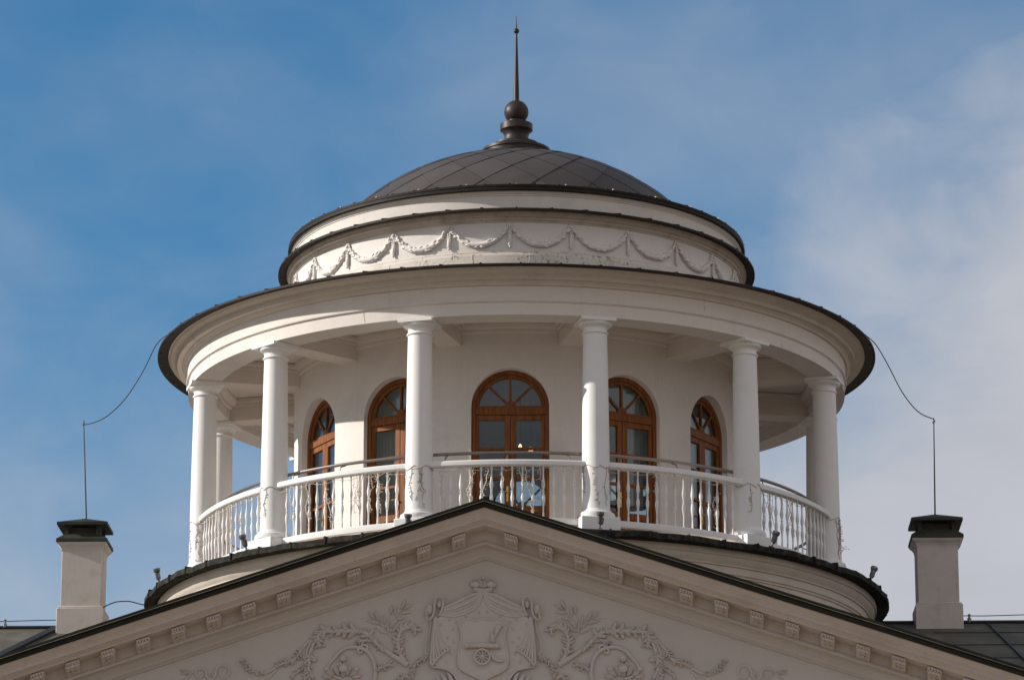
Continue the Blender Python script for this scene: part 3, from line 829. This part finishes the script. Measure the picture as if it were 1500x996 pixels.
WP(mb, 'roof_seams', 'seam')
mb = MB()
for x in [-9.2 - 1.15 * i for i in range(6)]: on_roof_strip((x, -.02, roofz(.02)), (x - .9, -7.9, roofz(7.9)), .012, .03)
WP(mb, 'roof_seams', 'seam')
mb = MB(); mb.tube([(-16, 0, 13.72), (16, 0, 13.72)], .035, 8)
WP(mb, 'ridge_cap', 'seam')
mb = MB(); on_roof_strip((-7.82, -.06, roofz(.06)), (-9.3, -5.2, roofz(5.2)), .07, .05)
WP(mb, 'roof_diagonal_strip', 'seam')  # dark raised strip running diagonally down the left roof slope

# chimneys
def make_chimney(xc, w, wb, zbt, ztop, label):
    m1 = MB(); h = w / 2
    m1.box(xc - h, xc + h, -h, h, zbt - .01, ztop)
    c_ = WP(m1, 'chimney', 'chimney', bevel=.008, label=label)
    m1 = MB(); hb = wb / 2; m1.box(xc - hb, xc + hb, -hb, hb, 12.9, zbt); m1.box(xc - hb + .02, xc + hb - .02, -hb + .02, hb - .02, zbt, zbt + .03)
    WP(m1, 'chimney_base', 'chimney', parent=c_, bevel=.01)
    # flared neck
    m1 = MB()
    lv = [(h + .002, ztop - .10), (h + .01, ztop - .06), (h + .04, ztop - .01), (h + .075, ztop + .02), (h + .08, ztop + .07)]
    def rings(mb_, lv):
        vs = []
        for r_, z_ in lv: vs += [(xc - r_, -r_, z_), (xc + r_, -r_, z_), (xc + r_, r_, z_), (xc - r_, r_, z_)]
        fs = [(i * 4 + j, i * 4 + (j + 1) % 4, (i + 1) * 4 + (j + 1) % 4, (i + 1) * 4 + j) for i in range(len(lv) - 1) for j in range(4)]
        fs.append(tuple((len(lv) - 1) * 4 + j for j in range(4))); mb_.add(vs, fs)
    rings(m1, lv); WP(m1, 'chimney_neck', 'chimney', parent=c_, sharp=50)
    m1 = MB()
    rings(m1, [(h + .082, ztop + .045), (h + .095, ztop + .05), (h + .095, ztop + .105), (h + .085, ztop + .11), (h - .01, ztop + .19), (h - .01, ztop + .20)])
    for sx in (-1, 1):
        for sy in (-1, 1): m1.box(xc + sx * (h - .06) - .03, xc + sx * (h - .06) + .03, sy * (h - .06) - .03, sy * (h - .06) + .03, ztop + .19, ztop + .40)
    m1.box(xc - h + .12, xc + h - .12, -h + .12, h - .12, ztop + .19, ztop + .34)
    ro = h + .09; zr = ztop + .345
    m1.add([(xc - ro, -ro, zr), (xc + ro, -ro, zr), (xc + ro, ro, zr), (xc - ro, ro, zr), (xc - ro, -ro, zr + .05), (xc + ro, -ro, zr + .05), (xc + ro, ro, zr + .05), (xc - ro, ro, zr + .05), (xc, 0, zr + .20), (xc, 0, zr + .02)],
           [(0, 1, 5, 4), (1, 2, 6, 5), (2, 3, 7, 6), (3, 0, 4, 7), (4, 5, 8), (5, 6, 8), (6, 7, 8), (7, 4, 8), (0, 1, 9), (1, 2, 9), (2, 3, 9), (3, 0, 9)])
    WP(m1, 'chimney_cap', 'cap', parent=c_, sharp=10)
    return c_
make_chimney(-7.385, .68, .80, 13.98, 15.07, 'sunlit left chimney with a diagonal shadow')
make_chimney(7.13, .69, .80, 13.96, 15.05, 'shaded right chimney')

# modillions
def modillion(mb_, x, w=.086):
    sgn = -1 if x > 0 else 1
    prof_ = [(-15.095, -.320), (-15.335, -.320), (-15.335, -.342), (-15.325, -.350), (-15.315, -.356), (-15.320, -.372), (-15.315, -.392), (-15.285, -.412), (-15.24, -.425), (-15.19, -.44), (-15.14, -.462), (-15.095, -.485)]
    n = len(prof_); vs = []
    for s in (-1, 1):
        for y, dz in prof_: vs.append((s * w, y, dz + sgn * SL * s * w))
    mb_.add(vs, [tuple(range(n)), tuple(range(n, 2 * n))[::-1]] + [(i, i + n, (i + 1) % n + n, (i + 1) % n) for i in range(n)])
    for j in range(5):
        xx = -w * .84 + w * 1.68 * j / 4; zz = sgn * SL * xx
        mb_.ball((xx, -15.337, -.345 + zz), (.012, .012, .026), 6, 4)
    for j in range(4):
        xx = -w * .63 + w * 1.26 * j / 3; zz = sgn * SL * xx
        mb_.ball((xx, -15.322, -.388 + zz), (.020, .014, .022), 6, 4, Matrix.Rotation((-1) ** j * .6, 3, 'Y'))
        mb_.ball((xx * .9, -15.272, -.418 + zz), (.018, .026, .012), 6, 4)
        mb_.ball((xx * .8, -15.205, -.440 + zz), (.018, .03, .012), 6, 4)
    mb_.tube([(0, -15.322, -.36), (0, -15.325, -.395), (0, -15.26, -.43), (0, -15.16, -.458)], .010, 5)
    for s in (-1, 1): mb_.ball((s * w, -15.30, -.365 + sgn * SL * s * w), (.010, .034, .034), 8, 5)
    # small crown slab with shadow line
k = 0; firsts = {}
xsm = [.345 + .462 * i for i in range(19)]
for s in (-1, 1):
    for x in xsm:
        xx = s * x
        if s not in firsts:
            m1 = MB(); modillion(m1, xx); o = m1.build('modillion', 'rake', pal, sharp=40); firsts[s] = o
        else:
            o = firsts[s].copy(); col.objects.link(o)
        o.location = (xx, 12, ZA - SL * x - ZG)

# ---- relief of the tympanum (drawn in centimetre-like units, mapped on to the wall plane)
YT = -14.88
def T(px, py, out=0.0):
    return Vector((-.033 + (px - 708) / 110.1, YT - out, 11.33 - (py - 850) / 108.6 - (px - 708) * 5.5e-5))
PX = 1 / 110.0
FL = ((0, -1, 0), .8)
def smooth(pts, sub=6):
    out = []
    n = len(pts)
    for i in range(n - 1):
        p0, p1, p2, p3 = pts[max(i - 1, 0)], pts[i], pts[i + 1], pts[min(i + 2, n - 1)]
        for k_ in range(sub):
            t_ = k_ / sub
            out.append(tuple(.5 * (2 * p1[c_] + (p2[c_] - p0[c_]) * t_ + (2 * p0[c_] - 5 * p1[c_] + 4 * p2[c_] - p3[c_]) * t_ ** 2 + (-p0[c_] + 3 * p1[c_] - 3 * p2[c_] + p3[c_]) * t_ ** 3) for c_ in range(len(p0))))
    out.append(tuple(pts[-1])); return out
def mir(pts, s): return [((p[0] if s > 0 else 1416 - p[0]),) + tuple(p[1:]) for p in pts]
RB = [0.0]
def rt(mb_, pts, r=2.0, s=1, out=.3, sub=6, flat=.8):
    """raised rib through points (px, py[, r])"""
    p = smooth(mir(pts, s), sub)
    rs = [(q[2] if len(q) > 2 else r) * PX for q in p]
    mb_.tube([T(q[0], q[1], out * rr_ + RB[0]) for q, rr_ in zip(p, rs)], rs, 8, flat=((0, -1, 0), flat))
def leaf(mb_, x, y, ang, ln, wd, s=1, out=.016):
    """ang degrees, 0 = right, 90 = up on the wall; base at x, y"""
    an = R(ang); 
    if s < 0: x = 1416 - x; an = PI - an
    dx, dz = math.cos(an), math.sin(an); l_ = ln * PX; w_ = wd * PX / 2
    b_ = T(x, y); vs = []; n = 6
    for i in range(n + 1):
        t_ = i / n; wv = w_ * math.sin(PI * min(.999, t_ * .97 + .02)) ** .75
        c_ = b_ + Vector((dx, 0, dz)) * (l_ * t_)
        lift = out * (math.sin(PI * (t_ * .8 + .15)))
        side = Vector((-dz, 0, dx))
        vs += [c_ + side * wv + Vector((0, .004, 0)), c_ + side * wv * .55 + Vector((0, -lift, 0)), c_ + Vector((0, -lift * .55, 0)), c_ - side * wv * .55 + Vector((0, -lift, 0)), c_ - side * wv + Vector((0, .004, 0))]
    mb_.add(vs, [(i * 5 + j, i * 5 + j + 1, (i + 1) * 5 + j + 1, (i + 1) * 5 + j) for i in range(n) for j in range(4)])
def acanthus(mb_, pts, s=1, w=7, seed=1, step=4.6):
    """ruffled leafy stem: overlapping broad lobes on both sides of a rib"""
    w = w * 1.25; p = smooth(pts, 8); rnd = random.Random(seed)
    rt(mb_, pts, w * .24, s, out=.9)
    acc = step
    for i in range(1, len(p)):
        dx, dy = p[i][0] - p[i - 1][0], p[i][1] - p[i - 1][1]; acc += math.hypot(dx, dy)
        if acc > step:
            acc = rnd.uniform(-1.6, 1.6); an = math.atan2(-dy, dx) + rnd.uniform(-.25, .25); t_ = i / len(p); ww = w * (.7 + .45 * math.sin(PI * t_)) * rnd.uniform(.7, 1.3)
            for sd_ in (-1, 1):
                lean = an + sd_ * rnd.uniform(.25, 1.25)
                if rnd.random() < .14: continue
                for q in (.25, .52):
                    ox, oy = math.cos(lean) * ww * q, -math.sin(lean) * ww * q
                    x, y = p[i][0] + ox, p[i][1] + oy; la = lean
                    if s < 0: x = 1416 - x; la = PI - lean
                    mb_.ball(T(x, y, .012 + .014 * rnd.random()), (ww * .30 * PX, .03 + .016 * rnd.random(), ww * .17 * PX), 8, 5, Matrix.Rotation(-la, 3, 'Y'))
                leaf(mb_, p[i][0], p[i][1], math.degrees(lean), ww * rnd.uniform(.75, .95), ww * .5, s, .045)
arms = MB()
# mantle body
def slab(mb_, pts, th, both=True, edge=0, sub=1):
    half = smooth(pts, sub) if sub > 1 else list(pts)
    poly = half + [(1416 - p[0], p[1]) for p in reversed(half)] if both else half
    q = [T(x, y) for x, y in poly]; n = len(q)
    # drop duplicated centre points
    cl = [q[0]]
    for v in q[1:]:
        if (v - cl[-1]).length > 1e-4: cl.append(v)
    if (cl[0] - cl[-1]).length < 1e-4: cl.pop()
    n = len(cl)
    vs = [v + Vector((0, .01, 0)) for v in cl] + [v + Vector((0, -th, 0)) for v in cl]
    mb_.add(vs, [tuple(range(n)), tuple(range(n, 2 * n))[::-1]] + [(i, (i + 1) % n, (i + 1) % n + n, i + n) for i in range(n)])
    if edge:
        mb_.tube([v + Vector((0, -th, 0)) for v in cl + [cl[0]]], edge * PX, 6, flat=((0, -1, 0), .8))
coat = MB(); slab(coat, [(708, 869), (724, 872), (746, 888), (768, 902), (776, 908), (779, 930), (780, 962), (781, 974), (757, 983), (747, 990), (742, 1010), (708, 1020)], .05)
RB[0] = .03
coat_o = WP(coat, 'coat_of_arms', 'relief')
mb = MB()
for s in (-1, 1):
    # swags from the crown to the knots
    top = [(709, 869), (722, 872), (740, 880), (757, 888), (769, 891)]
    bot = [(709, 869), (716, 888), (732, 898), (752, 903), (770, 900)]
    for i in range(6):
        t_ = i / 5; pts = [(a_[0] * (1 - t_) + b_[0] * t_, a_[1] * (1 - t_) + b_[1] * t_ + math.sin(i * 2.1) * .5, 1.0 + (1.9 if i % 2 == 0 else .8) * math.sin(PI * (k_ + .6) / 5)) for k_, (a_, b_) in enumerate(zip(top, bot))]
        rt(mb, pts, s=s, out=1.0 + .5 * (i % 2), flat=1.0)
    rt(mb, [(p[0], p[1] + 1, 1.7) for p in bot], s=s, out=1.6)
    # knots
    rt(mb, [(772, 903, 1.4), (768, 893, 1.6), (766, 880, 1.6), (770, 875, 1.4), (777, 876, 1.5), (779, 885, 1.6), (780, 897, 1.6), (783, 905, 1.5), (788, 909, 1.3), (791, 905, 1.3), (789, 900, 1.2)], s=s, out=2.6)
    x_ = lambda q: q if s > 0 else 1416 - q
    mb.ball(T(x_(786), 893, .03), (5.5 * PX, .035, 8 * PX), 10, 8); mb.ball(T(x_(791), 897, .03), (2.5 * PX, .03, 5 * PX), 8, 6)
    mb.ball(T(x_(772), 886, .03), (4 * PX, .035, 5.5 * PX), 10, 8)
    # hanging curtain with pleats
    for k_ in range(7):
        t_ = k_ / 6
        rt(mb, [(779 - 3 * t_, 905, 1.2), (781 - 8 * t_, 925, 1.6), (783 - 17 * t_, 950 - 4 * t_, 2.0), (784 - 26 * t_, 974 - 22 * t_, 2.2)], s=s, out=1.4 + .6 * (k_ % 2), flat=1.0)
    rt(mb, [(783, 976, 1.8), (775, 966, 1.8), (766, 958, 1.7), (757, 953, 1.5)], s=s, out=2.6)
    rt(mb, [(783, 977, 1.4), (770, 979, 1.4), (757, 983, 1.6), (748, 992, 1.8), (744, 1004, 2)], s=s, out=1.6)
    rt(mb, [(784, 905, .7), (786, 925, .7), (792, 942, .8), (792, 955, .9), (789, 960, 1.3)], s=s, out=.8)
    for (x, y, r_) in ((760, 985, 3), (768, 988, 3.4), (776, 990, 3)):
        rt(mb, [(x, y, 1), (x - 5, y + 9, r_), (x - 7, y + 24, r_)], s=s, out=.8)
    # ermine tails
    rnd = random.Random(4)
    for (x, y) in ((720, 884), (733, 903), (714, 897), (757, 908), (752, 922), (760, 935), (751, 941), (755, 958), (762, 970), (742, 978), (770, 915), (748, 912), (759, 948)):
        rt(mb, [(x - 1.8, y - 3, .5), (x, y, 1.0), (x - .8, y + 3.4, .5)] if rnd.random() < .5 else [(x + 1.8, y - 3, .5), (x, y, 1.0), (x + 1.2, y + 3.2, .5)], s=s, out=4.0 if False else 3.2)
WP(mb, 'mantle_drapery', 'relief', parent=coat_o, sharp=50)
mb = MB()
mb.tube([T(695, 863, .03), T(708, 865, .045), T(721, 863, .03)], 2.6 * PX, 8); mb.tube([T(695, 866, .03), T(708, 868, .045), T(721, 866, .03)], 1.4 * PX, 8)
for (x, y, rx, rz) in ((697, 855.5, 9, 6.5), (708, 856.5, 8, 6), (719, 855.5, 9, 6.5), (692, 857, 4, 4), (724, 857, 4, 4)): mb.ball(T(x, y, .01), (rx * PX, .05, rz * PX), 14, 8)
mb.tube([T(690, 857, .05), T(692, 850, .06), T(699, 849.5, .07), T(705, 853, .08), T(707, 862, .08)], .9 * PX, 6)
mb.tube([T(726, 857, .05), T(724, 850, .06), T(717, 849.5, .07), T(711, 853, .08), T(709, 862, .08)], .9 * PX, 6)
mb.ball(T(708, 847, .05), 2.9 * PX, 10, 8)
WP(mb, 'crown', 'relief', parent=coat_o, sharp=60)
mb = MB()
slab(mb, [(708, 908), (720, 910), (731, 908), (742, 917), (740, 926), (740, 940), (744, 960), (743, 976), (736, 984), (722, 991), (708, 998)], .078, edge=1.6, sub=5)
sh = WP(mb, 'shield', 'relief', parent=coat_o, sharp=40)
mb = MB()
O = .10
mb.tube([T(682, 948, O), T(685, 948, O), T(686, 948, O), T(700, 947.5, O), T(702, 947.5, O), T(727, 948, O), T(731, 949, O)], [4.6 * PX, 4.6 * PX, 3.4 * PX, 3.2 * PX, 3.8 * PX, 4.0 * PX, 3.4 * PX], 12)
for x in (690, 714, 724): mb.tube([T(x, 948, O), T(x + 1.2, 948, O)], 4.8 * PX, 12)
mb.ball(T(733, 950, O), 2.2 * PX, 8, 6)
wc = T(707, 964, O + .02)
mb.tube([wc + Vector((11 * PX * math.cos(q), 0, 11 * PX * math.sin(q))) for q in [2 * PI * i / 32 for i in range(33)]], 1.6 * PX, 6)
for i in range(5):
    q = PI * i / 5 + .3; mb.tube([wc + Vector((11 * PX * math.cos(q), 0, 11 * PX * math.sin(q))), wc - Vector((11 * PX * math.cos(q), 0, 11 * PX * math.sin(q)))], .75 * PX, 5)
mb.ball(wc, 2.4 * PX, 8, 6)
mb.tube([T(718, 958, .09), T(724, 966, .09), T(730, 970, .09), T(738, 969, .09)], [3 * PX, 3 * PX, 2.4 * PX, 2.0 * PX], 8)
for pts in ([(722, 942, 2.5), (722, 935, 3), (719, 929, 1.6), (715, 924, 1.2), (713, 927, .8)], [(722, 938, 2), (727, 930, 2.4), (731, 921, 3), (736, 917, 2)], [(721, 936, 1.4), (716, 933, 1.2), (712, 927, 1)], [(724, 934, 1.4), (722, 926, 1.4), (724, 920, .8)], [(716, 943, 1), (724, 944, 1), (731, 942, .8)], [(728, 930, 1.2), (734, 925, 1.4), (738, 918, 1.2)]):
    rt(mb, pts, out=4.5 if False else 3.4)
WP(mb, 'cannon_and_bird', 'relief', parent=sh, sharp=50) if False else WP(mb, 'cannon_emblem', 'relief', parent=coat_o, sharp=50)

RB[0] = 0.0
for s in (1, -1):
    mb = MB()
    # laurel sprig
    rt(mb, [(841, 934, 1.2), (847, 924, 1.0), (846, 908, .9), (843, 890, .7)], s=s, out=.8)
    rt(mb, [(845, 915, .8), (836, 904, .7), (826, 893, .6), (809, 884, .3)], s=s, out=.8)
    rt(mb, [(847, 922, .8), (856, 912, .7), (868, 906, .6), (889, 906, .4)], s=s, out=.8)
    for (x, y, an, ln, wd) in ((826, 893, 150, 17, 6), (828, 893, 112, 18, 6.5), (832, 898, 175, 20, 7), (838, 907, 172, 17, 7), (843, 900, 95, 15, 6), (838, 902, 100, 16, 6), (845, 920, 130, 22, 8), (845, 926, 150, 16, 6),
                              (852, 915, 88, 17, 6), (858, 911, 62, 20, 6.5), (866, 907, 48, 17, 6), (856, 913, 10, 24, 6.5), (848, 928, 35, 22, 10), (850, 922, 50, 16, 6)):
        leaf(mb, x, y, an, ln, wd, s, .03)
    WP(mb, 'laurel_sprig', 'relief', sharp=50)
    mb = MB()
    acanthus(mb, [(822, 970), (830, 955), (832, 940), (829, 926), (822, 918), (812, 916), (806, 924)], s, 10, 3)
    rt(mb, [(818, 974, 4), (832, 965, 3.8), (848, 955, 3.2), (862, 945, 2.6)], s=s, out=.7)
    acanthus(mb, [(852, 954), (862, 944), (872, 934), (884, 926), (905, 924), (925, 925), (944, 926), (950, 936), (946, 948)], s, 10, 4)
    acanthus(mb, [(868, 940), (880, 938), (892, 941)], s, 8, 8)
    acanthus(mb, [(946, 926), (958, 948), (962, 968), (962, 990), (960, 1005)], s, 9, 5)
    rt(mb, [(950, 930, 2), (962, 945, 2), (967, 965, 2.2), (967, 1000, 2.4)], s=s, out=.7)
    rt(mb, [(952, 930, 1.6), (968, 945, 1.8), (980, 960, 2)], s=s, out=.7)
    acanthus(mb, [(974, 952), (984, 966), (998, 971), (1012, 976)], s, 8, 6)
    rt(mb, [(1004, 974, 1.8), (1020, 983, 1.8), (1034, 988, 2), (1050, 982, 1.8), (1060, 970, 1.5)], s=s, out=.7)
    acanthus(mb, [(1026, 986), (1040, 986), (1052, 978), (1060, 968)], s, 6, 7)
    rt(mb, [(1006, 976, 1.4), (1018, 990, 1.6), (1030, 1002, 1.6)], s=s, out=.7)
    acanthus(mb, [(966, 972), (976, 982), (988, 990)], s, 6, 9)
    # inner scroll
    rt(mb, [(868, 1002, 2.6), (865, 985, 2.8), (868, 968, 2.8), (876, 955, 2.8), (888, 949, 2.8), (902, 948, 2.6), (915, 953, 2.6), (924, 963, 2.4), (932, 972, 2), (934, 982, 1.8), (926, 990, 1.6), (914, 994, 2)], s=s, out=.8)
    rt(mb, [(881, 955, 1.6), (877, 948, 1.8), (883, 945, 1.8), (890, 951, 1.8), (889, 957, 1.6), (884, 954, 1.4)], s=s, out=1.8)
    acanthus(mb, [(865, 984), (856, 977), (844, 973)], s, 8, 10)
    # rosette
    x_ = lambda q: q if s > 0 else 1416 - q
    for (x, y, an) in ((912, 992, 90), (908, 990, 115), (918, 990, 65), (903, 990, 145), (924, 990, 35), (912, 984, 100), (914, 984, 80), (900, 992, 168), (927, 992, 12)):
        leaf(mb, x, y, an, 17, 10, s, .05)
    mb.ball(T(x_(912), 965, .04), (5 * PX, .04, 5 * PX), 10, 6); mb.ball(T(x_(912), 980, .05), (7 * PX, .04, 6 * PX), 10, 6); mb.ball(T(x_(893), 980, .02), (4 * PX, .03, 4 * PX), 8, 6); mb.ball(T(x_(936), 980, .02), (4 * PX, .03, 4 * PX), 8, 6)
    # lower leaf beside the mantle
    acanthus(mb, [(790, 963), (802, 968), (810, 980), (812, 1000)], s, 8, 11)
    acanthus(mb, [(812, 996), (822, 990), (832, 1000)], s, 8, 12)
    # paired volutes at the side
    def spiral(cx, cy, r0, turns, st, dirn):
        return [(cx + r0 * (1 - .62 * i / 26) * math.cos(st + dirn * turns * 2 * PI * i / 26), cy - r0 * (1 - .62 * i / 26) * math.sin(st + dirn * turns * 2 * PI * i / 26), 1.9 - .8 * i / 26) for i in range(27)]
    rt(mb, [(1104, 996, 1.8)] + spiral(1087, 985, 12, 1.25, -.3, 1), s=s, out=.7, sub=2)
    rt(mb, [(1104, 996, 1.8)] + spiral(1121, 987, 9.5, 1.2, PI + .4, -1), s=s, out=.7, sub=2)
    rt(mb, [(1130, 983, 1.4), (1138, 990, 1.3), (1146, 1002, 1.3)], s=s, out=.7)
    leaf(mb, 1132, 984, -8, 18, 6, s, .03); leaf(mb, 1134, 986, 18, 18, 5, s, .03); leaf(mb, 1103, 992, 100, 12, 6, s, .03)
    WP(mb, 'scroll_ornament', 'relief', sharp=50)

# ================================================================== RODS AND WIRES
def rod(x0, z0, x1, z1, lab):
    t_ = thing('lightning_rod', (x0, 0, z0), lab, 'lightning rod', group='lightning rods on the chimneys')
    m1 = MB(); m1.tube([(0, 0, -.03), (x1 - x0, 0, z1 - z0)], [.014, .008], 8); m1.build('rod', 'wire', t_)
    m1 = MB(); m1.tube([(x1 - x0 - .015, 0, z1 - z0 - .09), (x1 - x0 + .015, 0, z1 - z0 - .04)], .016, 8); m1.build('clamp', 'lamp', t_)
rod(-7.37, 15.60, -7.465, 17.35, 'thin dark lightning rod on the sunlit left chimney')
rod(7.13, 15.58, 7.155, 17.28, 'thin dark lightning rod on the shaded right chimney')
def wire(pts, r, lab, sub=6, name='wire'):
    m1 = MB(); m1.tube(smooth(pts, sub), r, 6); o = m1.build(name, 'wire'); o['label'] = lab; o['category'] = 'wire'
wire([(-7.459, 0, 17.27), (-7.232, -.2, 17.266), (-6.974, -.4, 17.346), (-6.663, -.6, 17.595), (-6.357, -.8, 18.01), (-6.08, -1.3, 18.34), (-5.80, -1.9, 18.36)], .009, 'slack wire from the left lightning rod up to the rotunda eave')
wire([(7.157, 0, 17.261), (6.874, -.24, 17.334), (6.598, -.48, 17.612), (6.34, -.72, 18.05), (6.12, -1.1, 18.30), (5.90, -1.6, 18.34)], .009, 'slack wire from the right lightning rod up to the rotunda eave')
wire([(-7.05, 0, 14.06), (-6.93, 0, 14.12), (-6.80, 0, 14.16), (-6.60, 0, 14.165), (-6.42, 0, 14.12), (-6.20, -.1, 14.05)], .010, 'short arched wire between the left chimney and the terrace edge')
for s, xa, xb, lab in ((-1, -15.5, -7.8, 'wire along the ridge left of the left chimney'), (1, 7.55, 15.5, 'wire along the ridge right of the right chimney')):
    t_ = thing('ridge_wire', (xa if s > 0 else xb, 0, 13.74), lab, 'wire'); x0 = t_.location.x
    m1 = MB(); m1.tube([(x - x0, 0, .10 + .01 * math.sin(x * 3)) for x in [xa + (xb - xa) * i / 24 for i in range(25)]], .008, 6); m1.build('cable', 'wire', t_)
    px_ = [-8.71, -10.2, -12, -14] if s < 0 else [7.66, 9.4, 11.2, 13]
    m1 = MB(); m1.lathe([(.001, -.02), (.035, -.02), (.035, .05), (.02, .06), (.02, .10), (.03, .11), (.001, .13)], 12); p0 = m1.build('insulator', 'lamp', t_)
    for i, x in enumerate(px_):
        o = p0 if i == 0 else p0.copy()
        if i: col.objects.link(o)
        o.location = (x - x0, 0, 0)
